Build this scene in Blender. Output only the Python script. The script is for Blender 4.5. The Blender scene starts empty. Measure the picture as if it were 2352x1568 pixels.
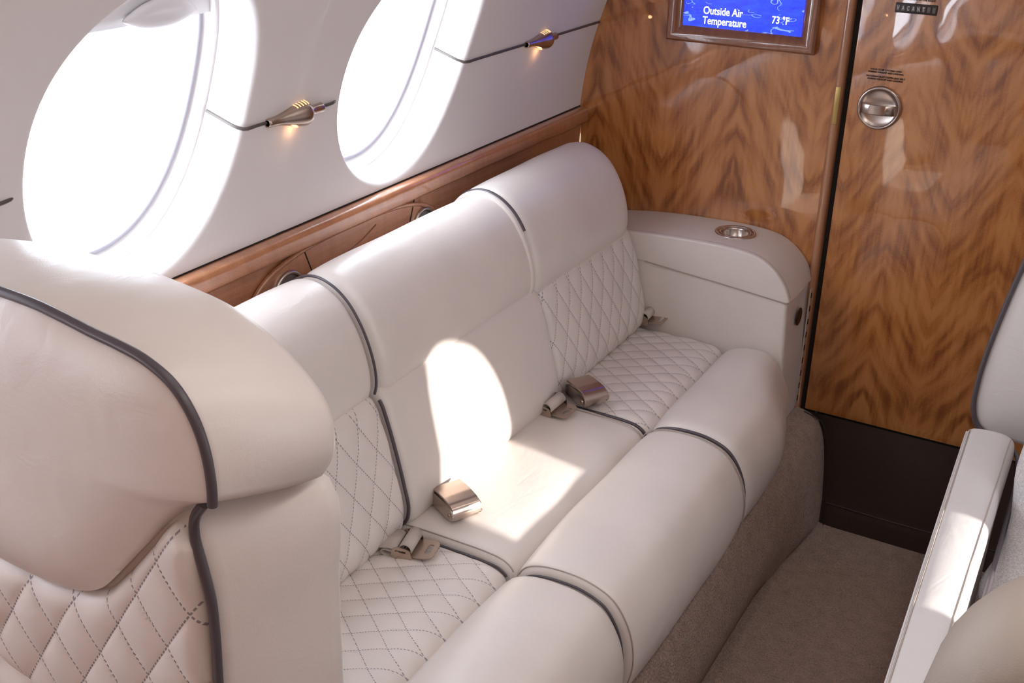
import bpy, bmesh, math, random
import numpy as np
from mathutils import Matrix, Vector, Quaternion
random.seed(7)
S = bpy.context.scene
COL = S.collection
PI = math.pi

# ------------------------------------------------------------------ camera
CAM = Vector((0.0, -2.3, 1.45))
R = Matrix(((0.8687536, 0.4949319, 0.0175962), (-0.2206754, 0.3550543, 0.9084266), (0.4433616, -0.7930819, 0.4176740)))
cd = bpy.data.cameras.new('camera'); cam = bpy.data.objects.new('camera', cd); COL.objects.link(cam)
cd.sensor_width = 36; cd.lens = 36 * 2600 / 2352; cd.clip_start = 0.01
cam.matrix_world = Matrix.Translation(CAM) @ R.transposed().to_4x4()
S.camera = cam

# ------------------------------------------------------------------ materials
def new_mat(name):
    m = bpy.data.materials.new(name); m.use_nodes = True
    nt = m.node_tree; b = nt.nodes['Principled BSDF']
    return m, nt, b
def nd(nt, t, **k):
    n = nt.nodes.new(t)
    for a, v in k.items():
        if a == 'inp':
            for i, x in v.items(): n.inputs[i].default_value = x
        else: setattr(n, a, v)
    return n
def mth(nt, op, a, b=None, c=None):
    n = nt.nodes.new('ShaderNodeMath'); n.operation = op
    for i, x in enumerate((a, b, c)):
        if x is None: continue
        if isinstance(x, (int, float)): n.inputs[i].default_value = x
        else: nt.links.new(x, n.inputs[i])
    return n.outputs[0]
def objco(nt, scale=(1, 1, 1)):
    tc = nd(nt, 'ShaderNodeTexCoord'); mp = nd(nt, 'ShaderNodeMapping')
    mp.inputs['Scale'].default_value = scale
    nt.links.new(tc.outputs['Object'], mp.inputs[0]); return mp.outputs[0]
def noise(nt, co, scale, detail=3, rough=.5, dist=0):
    n = nd(nt, 'ShaderNodeTexNoise'); n.inputs['Scale'].default_value = scale
    n.inputs['Detail'].default_value = detail; n.inputs['Roughness'].default_value = rough
    n.inputs['Distortion'].default_value = dist
    nt.links.new(co, n.inputs['Vector']); return n.outputs['Fac']
def ramp(nt, fac, stops):
    r = nd(nt, 'ShaderNodeValToRGB'); e = r.color_ramp.elements
    while len(e) < len(stops): e.new(.5)
    for i, (p, c) in enumerate(stops): e[i].position = p; e[i].color = (*c, 1)
    nt.links.new(fac, r.inputs[0]); return r.outputs[0]
def bump(nt, h, strength, dist, prev=None):
    b = nd(nt, 'ShaderNodeBump'); b.inputs['Strength'].default_value = strength; b.inputs['Distance'].default_value = dist
    nt.links.new(h, b.inputs['Height'])
    if prev is not None: nt.links.new(prev, b.inputs['Normal'])
    return b.outputs[0]
def plain(name, col, rough=.5, metal=0, coat=0, emit=None, es=0):
    m, nt, b = new_mat(name)
    b.inputs['Base Color'].default_value = (*col, 1); b.inputs['Roughness'].default_value = rough
    b.inputs['Metallic'].default_value = metal; b.inputs['Coat Weight'].default_value = coat
    b.inputs['Coat Roughness'].default_value = .05
    if emit: b.inputs['Emission Color'].default_value = (*emit, 1); b.inputs['Emission Strength'].default_value = es
    return m

def leather(name, col, rough=.36, quilt=False, stitch=(.27, .24, .26), wrinkle=.2):
    m, nt, b = new_mat(name)
    co = objco(nt)
    mott = noise(nt, co, 9, 3)
    c = ramp(nt, mott, [(.3, tuple(x * .965 for x in col)), (.7, tuple(min(1, x * 1.03) for x in col))])
    b.inputs['Roughness'].default_value = rough
    v = nd(nt, 'ShaderNodeTexVoronoi'); v.inputs['Scale'].default_value = 900; nt.links.new(co, v.inputs['Vector'])
    n1 = bump(nt, v.outputs['Distance'], .12, .0006)
    w = noise(nt, objco(nt, (1, .45, 1)), 26, 3, .55, .9)
    n2 = bump(nt, w, wrinkle, .006, n1)
    nt.links.new(n2, b.inputs['Normal'])
    if quilt:
        uv = nd(nt, 'ShaderNodeUVMap'); sp = nd(nt, 'ShaderNodeSeparateXYZ'); nt.links.new(uv.outputs[0], sp.inputs[0])
        A, B = sp.outputs[0], sp.outputs[1]
        def line(p, q):
            d = mth(nt, 'ABSOLUTE', mth(nt, 'SUBTRACT', mth(nt, 'FRACT', mth(nt, 'ADD', p, .5)), .5))
            on = mth(nt, 'LESS_THAN', d, .018)
            da = mth(nt, 'LESS_THAN', mth(nt, 'FRACT', mth(nt, 'MULTIPLY', q, 10.0)), .62)
            return mth(nt, 'MULTIPLY', on, da)
        msk = mth(nt, 'MAXIMUM', line(A, B), line(B, A))
        mx = nd(nt, 'ShaderNodeMix', data_type='RGBA')
        nt.links.new(msk, mx.inputs[0]); nt.links.new(c, mx.inputs[6]); mx.inputs[7].default_value = (*stitch, 1)
        c = mx.outputs[2]
    nt.links.new(c, b.inputs['Base Color'])
    return m

CREAM = (.74, .67, .625)
M = {}
M['leather'] = leather('cream leather', CREAM)
M['quilt'] = leather('quilted cream leather', CREAM, .42, True, wrinkle=.12)
M['leather_grey'] = leather('pale grey leather', (.66, .63, .62), .42)
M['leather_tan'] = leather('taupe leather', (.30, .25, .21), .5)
M['seam'] = plain('seam thread', (.40, .34, .30), .7)
M['piping'] = plain('charcoal piping leather', (.085, .07, .08), .35)
M['kick'] = leather('dark brown leather', (.04, .025, .019), .45)
M['gasket'] = plain('grey gasket', (.36, .34, .38), .5)
M['liner_part'] = plain('white shell plastic', (.72, .69, .69), .5)
M['black'] = plain('black lettering', (.012, .01, .009), .6)
M['dark_gap'] = plain('dark recess', (.012, .007, .005), .8)
M['white_text'] = plain('white screen text', (.9, .9, .95), .5, emit=(.92, .93, 1), es=.95)
M['sign_text'] = plain('pale sign text', (.75, .73, .70), .5)
M['brass'] = plain('brass', (.46, .33, .13), .35, 1)
M['glow'] = plain('warm lamp glow', (1, .7, .4), .5, emit=(1, .55, .26), es=.7)

def brushed(name, col, rough, stretch):
    m, nt, b = new_mat(name)
    b.inputs['Metallic'].default_value = 1
    f = noise(nt, objco(nt, stretch), 60, 4)
    c = ramp(nt, f, [(.3, tuple(x * .86 for x in col)), (.7, col)])
    nt.links.new(c, b.inputs['Base Color'])
    b.inputs['Roughness'].default_value = rough
    nt.links.new(bump(nt, f, .12, .0006), b.inputs['Normal'])
    return m
M['nickel'] = brushed('brushed nickel', (.58, .50, .45), .24, (1, 22, 22))
M['bronze'] = brushed('brushed bronze nickel', (.56, .45, .38), .24, (1, 30, 30))
M['rod'] = plain('satin nickel rod', (.12, .10, .09), .4, .35)

def liner():
    m, nt, b = new_mat('ivory liner')
    co = objco(nt)
    b.inputs['Base Color'].default_value = (.80, .755, .74, 1); b.inputs['Roughness'].default_value = .62
    f = noise(nt, co, 420, 2)
    nt.links.new(bump(nt, f, .1, .001), b.inputs['Normal']); return m
M['liner'] = liner()

def carpet():
    m, nt, b = new_mat('brown carpet')
    co = objco(nt)
    f = noise(nt, co, 260, 4, .7); g = noise(nt, co, 40, 3); h = noise(nt, co, 900, 2)
    k = mth(nt, 'ADD', mth(nt, 'MULTIPLY', f, .55), mth(nt, 'ADD', mth(nt, 'MULTIPLY', g, .2), mth(nt, 'MULTIPLY', h, .3)))
    c = ramp(nt, k, [(.36, (.21, .13, .094)), (.52, (.44, .295, .225)), (.68, (.62, .45, .36))])
    nt.links.new(c, b.inputs['Base Color']); b.inputs['Roughness'].default_value = .95
    b.inputs['Sheen Weight'].default_value = .3
    v = nd(nt, 'ShaderNodeTexVoronoi'); v.inputs['Scale'].default_value = 260; nt.links.new(co, v.inputs['Vector'])
    nt.links.new(bump(nt, mth(nt, 'ADD', k, v.outputs['Distance']), .9, .006), b.inputs['Normal']); return m
M['carpet'] = carpet()

def heather():
    m, nt, b = new_mat('grey heather fabric')
    f = noise(nt, objco(nt, (1, 1, 3)), 330, 4, .7)
    c = ramp(nt, f, [(.35, (.42, .38, .38)), (.6, (.72, .69, .69))])
    nt.links.new(c, b.inputs['Base Color']); b.inputs['Roughness'].default_value = .9
    nt.links.new(bump(nt, f, .5, .002), b.inputs['Normal']); return m
M['heather'] = heather()

def flame_wood(name, x0, w, phi, lo, mid, hi, horiz=False, gloss=True, amp=1.0):
    """book-matched flame veneer: leaves of width w mirrored about x0; figure streaks slope away from every mirror line"""
    m, nt, b = new_mat(name)
    tc = nd(nt, 'ShaderNodeTexCoord'); sp = nd(nt, 'ShaderNodeSeparateXYZ'); nt.links.new(tc.outputs['Object'], sp.inputs[0])
    X, Y, Z = sp.outputs
    if horiz: X, Z = Z, Y
    u = mth(nt, 'PINGPONG', mth(nt, 'SUBTRACT', X, x0 - 40 * w), w)
    # slow wobble
    cw = nd(nt, 'ShaderNodeCombineXYZ'); nt.links.new(u, cw.inputs[0]); nt.links.new(Z, cw.inputs[1])
    wob = mth(nt, 'SUBTRACT', noise(nt, cw.outputs[0], 7, 2), .5)
    wob2 = mth(nt, 'SUBTRACT', noise(nt, cw.outputs[0], 45, 2), .5)
    q = mth(nt, 'ADD', mth(nt, 'MULTIPLY', u, math.cos(phi)), mth(nt, 'MULTIPLY', Z, math.sin(phi)))
    q = mth(nt, 'ADD', q, mth(nt, 'ADD', mth(nt, 'MULTIPLY', wob, .04), mth(nt, 'MULTIPLY', wob2, .003)))
    al = mth(nt, 'SUBTRACT', mth(nt, 'MULTIPLY', Z, math.cos(phi)), mth(nt, 'MULTIPLY', u, math.sin(phi)))
    c1 = nd(nt, 'ShaderNodeCombineXYZ'); nt.links.new(mth(nt, 'MULTIPLY', q, 52), c1.inputs[0]); nt.links.new(mth(nt, 'MULTIPLY', al, 9.5), c1.inputs[1])
    f1 = noise(nt, c1.outputs[0], 1, 1.0, .45)
    # vertical grain in the veneer
    c2 = nd(nt, 'ShaderNodeCombineXYZ'); nt.links.new(mth(nt, 'MULTIPLY', u, 130), c2.inputs[0]); nt.links.new(mth(nt, 'MULTIPLY', Z, 5), c2.inputs[1])
    f2 = noise(nt, c2.outputs[0], 1, 3, .6)
    c3 = nd(nt, 'ShaderNodeCombineXYZ'); nt.links.new(mth(nt, 'MULTIPLY', X, 1100), c3.inputs[0]); nt.links.new(mth(nt, 'MULTIPLY', Z, 260), c3.inputs[1])
    f3 = noise(nt, c3.outputs[0], 1, 2, .6)
    big = noise(nt, cw.outputs[0], 5, 2)
    k = mth(nt, 'ADD', mth(nt, 'MULTIPLY', mth(nt, 'SUBTRACT', f1, .5), 1.25 * amp), .5)
    k = mth(nt, 'ADD', k, mth(nt, 'MULTIPLY', mth(nt, 'SUBTRACT', f2, .5), .5))
    k = mth(nt, 'ADD', k, mth(nt, 'MULTIPLY', mth(nt, 'SUBTRACT', f3, .5), .5))
    k = mth(nt, 'ADD', k, mth(nt, 'MULTIPLY', mth(nt, 'SUBTRACT', big, .5), .15))
    c = ramp(nt, k, [(.2, lo), (.46, mid), (.68, hi)])
    nt.links.new(c, b.inputs['Base Color'])
    b.inputs['Roughness'].default_value = .32
    b.inputs['Coat Weight'].default_value = 1 if gloss else .5
    b.inputs['Coat Roughness'].default_value = .03 if gloss else .12
    b.inputs['Coat IOR'].default_value = 1.75 if gloss else 1.5
    wv = noise(nt, objco(nt), 7, 2)
    nb = bump(nt, wv, .06, .02)
    nt.links.new(nb, b.inputs['Coat Normal'])
    return m
LO, MI, HI = (.24, .068, .013), (.47, .170, .040), (.60, .25, .074)
M['wall_wood'] = flame_wood('flame veneer wall', -.75, .165, math.radians(22), LO, MI, HI)
M['door_wood'] = flame_wood('flame veneer door', -.405, .108, math.radians(26), LO, MI, HI, amp=.9)
M['rail_wood'] = flame_wood('straight grain rail veneer', 0, 3.0, math.radians(88), (.29, .105, .045), (.42, .17, .078), (.53, .24, .12), horiz=True, amp=.25)
M['frame_wood'] = flame_wood('dark frame veneer', 0, 3.0, math.radians(3), (.16, .048, .014), (.24, .078, .026), (.32, .115, .042), amp=.3)
M['jamb_wood'] = flame_wood('jamb veneer', 0, 3.0, math.radians(2), (.33, .14, .065), (.44, .20, .10), (.52, .26, .14), amp=.3)

def screen_mat():
    m, nt, b = new_mat('blue screen')
    co = objco(nt, (1, 1, 2.2))
    v = nd(nt, 'ShaderNodeTexVoronoi', feature='DISTANCE_TO_EDGE'); v.inputs['Scale'].default_value = 16
    dn = nd(nt, 'ShaderNodeTexNoise'); dn.inputs['Scale'].default_value = 14; nt.links.new(co, dn.inputs['Vector'])
    mx = nd(nt, 'ShaderNodeMix', data_type='RGBA'); mx.inputs[0].default_value = .22
    nt.links.new(co, mx.inputs[6]); nt.links.new(dn.outputs['Color'], mx.inputs[7]); nt.links.new(mx.outputs[2], v.inputs['Vector'])
    crk = mth(nt, 'MULTIPLY', mth(nt, 'LESS_THAN', v.outputs['Distance'], .03), mth(nt, 'GREATER_THAN', noise(nt, co, 22, 2), .56))
    base = ramp(nt, noise(nt, objco(nt, (1, 1, 3)), 40, 4, .7), [(.3, (.002, .01, .55)), (.7, (.012, .05, .95))])
    m2 = nd(nt, 'ShaderNodeMix', data_type='RGBA'); nt.links.new(crk, m2.inputs[0]); nt.links.new(base, m2.inputs[6]); m2.inputs[7].default_value = (.16, .25, .95, 1)
    nt.links.new(m2.outputs[2], b.inputs['Emission Color']); b.inputs['Emission Strength'].default_value = 1.0
    b.inputs['Base Color'].default_value = (.01, .01, .05, 1); b.inputs['Roughness'].default_value = .3
    return m
M['screen'] = screen_mat()

def glass():
    m = bpy.data.materials.new('window pane'); m.use_nodes = True; nt = m.node_tree; nt.nodes.clear()
    o = nd(nt, 'ShaderNodeOutputMaterial'); t = nd(nt, 'ShaderNodeBsdfTransparent'); g = nd(nt, 'ShaderNodeBsdfGlossy')
    g.inputs['Roughness'].default_value = .02
    mx = nd(nt, 'ShaderNodeMixShader'); mx.inputs[0].default_value = .05
    nt.links.new(t.outputs[0], mx.inputs[1]); nt.links.new(g.outputs[0], mx.inputs[2]); nt.links.new(mx.outputs[0], o.inputs[0]); return m
M['glass'] = glass()

# ------------------------------------------------------------------ mesh helpers
def link(o, parent=None):
    COL.objects.link(o)
    if parent is not None:
        o.parent = parent
        w = Matrix.Identity(4); p = parent
        while p is not None: w = p.matrix_basis.copy() @ w if p.parent is None else w; p = p.parent
        o.matrix_parent_inverse = w.inverted() if parent.parent is None else Matrix.Identity(4)
    return o
def mk(name, v, f, mat, parent=None, smooth=True, uv=None, local=False):
    me = bpy.data.meshes.new(name)
    me.from_pydata([tuple(map(float, p)) for p in v], [], [tuple(map(int, q)) for q in f])
    me.validate(); me.update()
    if uv is not None:
        ul = me.uv_layers.new(name='UVMap')
        for lp in me.loops: ul.data[lp.index].uv = uv[lp.vertex_index]
    if smooth: me.polygons.foreach_set('use_smooth', [True] * len(me.polygons))
    me.materials.append(mat if not isinstance(mat, str) else M[mat])
    o = bpy.data.objects.new(name, me)
    COL.objects.link(o)
    if parent is not None:
        o.parent = parent
        if not local:
            top = parent
            while top.parent is not None: top = top.parent
            if parent.parent is None and not parent.type == 'MESH': o.matrix_parent_inverse = parent.matrix_basis.inverted()
    return o
def tag(o, label=None, cat=None, group=None, kind=None):
    if label: o['label'] = label
    if cat: o['category'] = cat
    if group: o['group'] = group
    if kind: o['kind'] = kind
    return o
def thing(name, label, cat, loc=(0, 0, 0), group=None):
    o = bpy.data.objects.new(name, None); COL.objects.link(o); o.location = loc; o.empty_display_size = .05
    o.matrix_basis = Matrix.Translation(loc)
    return tag(o, label, cat, group)
def catmull(pts, n, closed=False, alpha=.5):
    P = np.array(pts, float); m = len(P)
    if closed: Q = np.vstack([P[-1:], P, P[:2]]); segs = m
    else: Q = np.vstack([2 * P[0] - P[1], P, 2 * P[-1] - P[-2]]); segs = m - 1
    out = []
    per = 24
    for i in range(segs):
        p0, p1, p2, p3 = Q[i], Q[i + 1], Q[i + 2], Q[i + 3]
        t0 = 0; t1 = t0 + max(1e-9, np.linalg.norm(p1 - p0)) ** alpha; t2 = t1 + max(1e-9, np.linalg.norm(p2 - p1)) ** alpha; t3 = t2 + max(1e-9, np.linalg.norm(p3 - p2)) ** alpha
        for t in np.linspace(t1, t2, per, endpoint=False):
            a1 = (t1 - t) / (t1 - t0) * p0 + (t - t0) / (t1 - t0) * p1
            a2 = (t2 - t) / (t2 - t1) * p1 + (t - t1) / (t2 - t1) * p2
            a3 = (t3 - t) / (t3 - t2) * p2 + (t - t2) / (t3 - t2) * p3
            b1 = (t2 - t) / (t2 - t0) * a1 + (t - t0) / (t2 - t0) * a2
            b2 = (t3 - t) / (t3 - t1) * a2 + (t - t1) / (t3 - t1) * a3
            out.append((t2 - t) / (t2 - t1) * b1 + (t - t1) / (t2 - t1) * b2)
    if not closed: out.append(P[-1])
    out = np.array(out)
    return resample(out, n, closed)
def resample(out, n, closed=False):
    out = np.array(out, float)
    if closed: out = np.vstack([out, out[:1]])
    d = np.concatenate([[0], np.cumsum(np.linalg.norm(np.diff(out, axis=0), axis=1))])
    t = np.linspace(0, d[-1], n, endpoint=not closed)
    return np.stack([np.interp(t, d, out[:, k]) for k in range(out.shape[1])], 1)
def grid_faces(nu, nv, cu=False, cv=False):
    f = []
    for i in range(nu if cu else nu - 1):
        for j in range(nv if cv else nv - 1):
            a = i * nv + j; b = ((i + 1) % nu) * nv + j; c = ((i + 1) % nu) * nv + (j + 1) % nv; d = i * nv + (j + 1) % nv
            f.append((a, b, c, d))
    return f
def tube_vf(path, r, seg=8, closed=False):
    P = np.array(path, float); n = len(P); v = []; up = np.array([.123, .37, .92])
    for i in range(n):
        t = (P[(i + 1) % n] - P[i - 1]) if closed else (P[min(i + 1, n - 1)] - P[max(i - 1, 0)])
        t = t / (np.linalg.norm(t) + 1e-12)
        if i == 0: a = np.cross(t, up); a /= np.linalg.norm(a)
        else: a = a - t * np.dot(a, t); a /= np.linalg.norm(a) + 1e-12
        b = np.cross(t, a); rr = r[i] if hasattr(r, '__len__') else r
        for k in range(seg):
            th = 2 * PI * k / seg; v.append(P[i] + rr * (a * math.cos(th) + b * math.sin(th)))
    f = grid_faces(n, seg, closed, True)
    if not closed: f += [tuple(range(seg))[::-1], tuple(range((n - 1) * seg, n * seg))]
    return v, f
def tube(name, path, r, mat, parent=None, seg=8, closed=False, local=False):
    v, f = tube_vf(path, r, seg, closed); o = mk(name, v, f, mat, parent, local=local); shade_auto(o, 60); return o
def merge(*vfs):
    V, F = [], []
    for v, f in vfs:
        o = len(V); V += [tuple(p) for p in v]; F += [tuple(i + o for i in q) for q in f]
    return V, F
def rbox_vf(c, s, r=.004, seg=3, rot=None):
    bm = bmesh.new(); bmesh.ops.create_cube(bm, size=1)
    for v in bm.verts: v.co = Vector((v.co.x * s[0], v.co.y * s[1], v.co.z * s[2]))
    if r > 0: bmesh.ops.bevel(bm, geom=bm.edges[:], offset=min(r, min(s) * .49), segments=seg, profile=.5, affect='EDGES')
    if rot is not None: bmesh.ops.transform(bm, matrix=rot.to_4x4(), verts=bm.verts)
    bm.verts.index_update()
    v = [tuple(x.co + Vector(c)) for x in bm.verts]; f = [tuple(q.index for q in p.verts) for p in bm.faces]; bm.free(); return v, f
def rbox(name, c, s, mat, parent=None, r=.004, seg=3, rot=None, smooth=True, local=False):
    v, f = rbox_vf(c, s, r, seg, rot); o = mk(name, v, f, mat, parent, smooth, local=local); shade_auto(o); return o
def shade_auto(o, ang=40):
    me = o.data; bm = bmesh.new(); bm.from_mesh(me)
    bmesh.ops.recalc_face_normals(bm, faces=bm.faces)
    for e in bm.edges:
        if len(e.link_faces) == 2 and e.calc_face_angle(0) > math.radians(ang): e.smooth = False
    bm.to_mesh(me); bm.free()
def lathe_vf(prof, n=32, axis=(0, 0, 1), org=(0, 0, 0), cap=True):
    ax = Vector(axis).normalized(); a = ax.orthogonal().normalized(); b = ax.cross(a); v = []
    for (r, h) in prof:
        for k in range(n):
            th = 2 * PI * k / n; v.append(Vector(org) + ax * h + (a * math.cos(th) + b * math.sin(th)) * r)
    f = grid_faces(len(prof), n, False, True)
    if cap: f += [tuple(range(n))[::-1], tuple(range((len(prof) - 1) * n, len(prof) * n))]
    return v, f
def extrude_poly_vf(poly, holes, d0, d1, fr):
    """flat plate with holes: poly/holes are 2D lists, fr maps (a,b,d)->3D"""
    bm = bmesh.new()
    def loop(pts, d): return [bm.verts.new(fr(p[0], p[1], d)) for p in pts]
    for d in (d0, d1):
        es = []
        for pts in [poly] + list(holes):
            L = loop(pts, d); es += [bm.edges.new((L[i], L[(i + 1) % len(L)])) for i in range(len(L))]
        bmesh.ops.triangle_fill(bm, use_beauty=True, use_dissolve=False, edges=es)
    bm.verts.ensure_lookup_table(); n0 = len(poly) + sum(len(h) for h in holes); off = 0
    for pts in [poly] + list(holes):
        k = len(pts)
        for i in range(k):
            a, b = off + i, off + (i + 1) % k
            bm.faces.new((bm.verts[a], bm.verts[b], bm.verts[b + n0], bm.verts[a + n0]))
        off += k
    bmesh.ops.recalc_face_normals(bm, faces=bm.faces)
    bm.verts.index_update()
    v = [tuple(x.co) for x in bm.verts]; f = [tuple(q.index for q in p.verts) for p in bm.faces]; bm.free(); return v, f
def rrect(w, h, r, n=6, cx=0, cy=0):
    out = []
    for sx, sy, a0 in ((1, 1, 0), (-1, 1, 90), (-1, -1, 180), (1, -1, 270)):
        for k in range(n + 1):
            a = math.radians(a0 + 90 * k / n); out.append((cx + sx * (w / 2 - r) + r * math.cos(a), cy + sy * (h / 2 - r) + r * math.sin(a)))
    return out

def profile_normals(P):
    T = np.roll(P, -1, 0) - np.roll(P, 1, 0); T /= np.linalg.norm(T, axis=1)[:, None] + 1e-12
    area = .5 * np.sum(P[:, 0] * np.roll(P[:, 1], -1) - np.roll(P[:, 0], -1) * P[:, 1])
    N = np.stack([T[:, 1], -T[:, 0]], 1)
    return N if area > 0 else -N
def stations(y0, y1, r0, r1, step):
    st = []
    k = 7
    for i in range(k):
        a = i / (k - 1) * PI / 2; st.append((y0 + r0 * (1 - math.cos(a)), r0 * (1 - math.sin(a))))
    n = max(2, int(round((y1 - r1 - y0 - r0) / step)))
    for i in range(1, n): st.append((y0 + r0 + (y1 - r1 - y0 - r0) * i / n, 0))
    for i in range(k):
        a = PI / 2 - i / (k - 1) * PI / 2; st.append((y1 - r1 * (1 - math.cos(a)), r1 * (1 - math.sin(a))))
    return st
def sweep(name, P, y0, y1, r0, r1, mat, parent, step=.02, disp=None, uvf=None, crown=0.0, warp=None):
    """closed xz profile swept along y with rounded ends"""
    P = np.array(P); N = profile_normals(P); n = len(P)
    st = stations(y0, y1, r0, r1, step)
    d = np.concatenate([[0], np.cumsum(np.linalg.norm(np.diff(P, axis=0), axis=1))])
    V, UV = [], []
    for (y, ins) in st:
        t = (y - y0) / (y1 - y0); c = crown * (1 - (2 * t - 1) ** 4)
        for i in range(n):
            h = -ins + c
            if disp: h += disp(P[i], d[i], y) * (1 - min(1, ins / max(1e-6, .5 * max(r0, r1))))
            q = P[i] + N[i] * h; yy = y
            if warp: q, yy = warp(q, y)
            V.append((q[0], yy, q[1]))
            if uvf: UV.append(uvf(P[i], d[i], y))
    F = grid_faces(len(st), n, False, True)
    F += [tuple(range(n))[::-1], tuple(range((len(st) - 1) * n, len(st) * n))]
    o = mk(name, V, F, mat, parent, uv=UV if uvf else None)
    shade_auto(o, 55); return o
def quilt_h(a, b, amp=.0045):
    s = abs(math.sin(PI * a) * math.sin(PI * b)); return amp * (s ** .42 - .55)
def text_obj(name, body, size, mat, parent, org, ux, uz, align='LEFT', bold=0.0, sx=1.0):
    cu = bpy.data.curves.new(name, 'FONT'); cu.body = body; cu.size = size; cu.align_x = align; cu.extrude = .0002; cu.offset = bold
    tmp = bpy.data.objects.new(name + '_src', cu); COL.objects.link(tmp)
    dg = bpy.context.evaluated_depsgraph_get(); me = bpy.data.meshes.new_from_object(tmp.evaluated_get(dg))
    COL.objects.unlink(tmp); bpy.data.objects.remove(tmp); bpy.data.curves.remove(cu)
    ux, uz = Vector(ux), Vector(uz); n = ux.cross(uz)
    v = [Vector(org) + ux * p.co.x * sx + uz * p.co.y + n * p.co.z for p in me.vertices]; f = [tuple(p.vertices) for p in me.polygons]
    bpy.data.meshes.remove(me)
    return mk(name, v, f, mat, parent, smooth=False)

# ------------------------------------------------------------------ cabin shell
WC, WR = (-.293, .80), .83          # port wall: circle in the xz plane
SYM = -.2065                        # cabin centre line
YB, YE = 0.02, -2.75
def wallpt(th, y, dep=0.0, star=False):
    x = WC[0] - (WR + dep) * math.cos(th); z = WC[1] + (WR + dep) * math.sin(th)
    if star: x = 2 * SYM - x
    return (x, y, z)
TH0, TH1 = 0.0, 1.02
WIN = dict(hw=.183, hz=.2, zc=1.09)
def win_shape(phi, sw=1.0, sh=1.0, n=2.15):
    c, s = math.cos(phi), math.sin(phi); e = 2 / n
    return (math.copysign(abs(c) ** e, c) * WIN['hw'] * sw, math.copysign(abs(s) ** e, s) * WIN['hz'] * sh)
STARBOARD = False
def opening_yz(phi, sw, sh):
    if not STARBOARD: return win_shape(phi, sw, sh)
    c, q = math.cos(phi), math.sin(phi); e = 2 / 2.6
    lo = min(1, max(0, -q * 2)); a = (math.copysign(abs(c) ** (e * (1 - .45 * lo)), c) * (.112 + .030 * lo) - .016 * lo) * sw; b = math.copysign(abs(q) ** e, q) * .178 * sh
    return (a, b - .35 * a - .178)  # unseen starboard opening, skewed and lowered to shape the sun patches
def z2th(z): return math.asin((z - WC[1]) / WR)
THC = z2th(WIN['zc'])
def wall_mesh(name, windows, y_lo, y_hi, star=False):
    V, F = [], []
    def add_grid(pts, nu, nv, flip=False):
        o = len(V); V.extend(pts); F.extend([tuple(o + i for i in (q[::-1] if flip else q)) for q in grid_faces(nu, nv)])
    cell = .28
    edges = sorted([(yc - cell, yc + cell) for yc in windows])
    # plain stretches between cells
    y = y_lo; spans = []
    for a, b in edges: spans.append((y, a)); y = b
    spans.append((y, y_hi))
    for a, b in spans:
        if b - a < 1e-4: continue
        ny = 6; nt = 40
        add_grid([wallpt(TH0 + (TH1 - TH0) * j / (nt - 1), a - .003 + (b - a + .006) * i / (ny - 1), .0006, star) for i in range(ny) for j in range(nt)], ny, nt)
    K = 96
    for yc in windows:
        rings = []
        # outer rectangle then morph to the opening
        def rect(phi):
            c, s = math.cos(phi), math.sin(phi)
            hy = cell; up = TH1 - THC; dn = THC - TH0
            ts = [hy / abs(c) if abs(c) > 1e-9 else 1e9, (up if s > 0 else dn) / abs(s) if abs(s) > 1e-9 else 1e9]
            t = min(ts); return (c * t, s * t)
        phis = []
        corners = [math.atan2(TH1 - THC, cell), PI - math.atan2(TH1 - THC, cell), PI + math.atan2(THC - TH0, cell), 2 * PI - math.atan2(THC - TH0, cell)]
        phis = sorted(list(np.linspace(0, 2 * PI, K, endpoint=False)) + corners); k = len(phis)
        def opening(phi, sw, sh):
            a, b = opening_yz(phi, sw, sh); return (a, b / (WR * math.cos(THC)) )
        def ring(t, dep, sw=1, sh=1):
            o = []
            for ph in phis:
                ra, rb = rect(ph)
                oa, ob = opening(math.atan2(rb * WR, ra) if True else ph, sw, sh)
                o.append(wallpt(THC + ob * (1 - t) + rb * t, yc + (oa + .014 * (1 - dep / .066) * (not star) * (oa < 0) * min(1, -oa / .06)) * (1 - t) + ra * t, dep, star))
            return o
        for t in (1, .75, .5, .3, .15, .06): rings.append(ring(t, 0, 1.069, 1.06))
        rr = .018
        for i in range(7):
            a = i / 6 * PI / 2
            s = 1.065 - .060 * math.sin(a)
            rings.append(ring(0, rr * (1 - math.cos(a)), s, s))
        for i in range(1, 7): rings.append(ring(0, rr + (.066 - rr) * i / 6, 1.005, 1.005))
        o = len(V)
        for r_ in rings: V.extend(r_)
        F.extend([tuple(o + i for i in q) for q in grid_faces(len(rings), k, False, True)])
    ob = mk(name, V, F, 'liner'); shade_auto(ob, 50)
    return tag(ob, kind='structure')

PW = [-2.485, -1.905, -1.325, -.745]
wl = wall_mesh('wall_left', PW, YE, YB)
SW = [-1.058]
STARBOARD = True; TH0 = -.15
wr = wall_mesh('wall_right', SW, YE, YB, True)
STARBOARD = False; TH0 = 0.0

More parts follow.
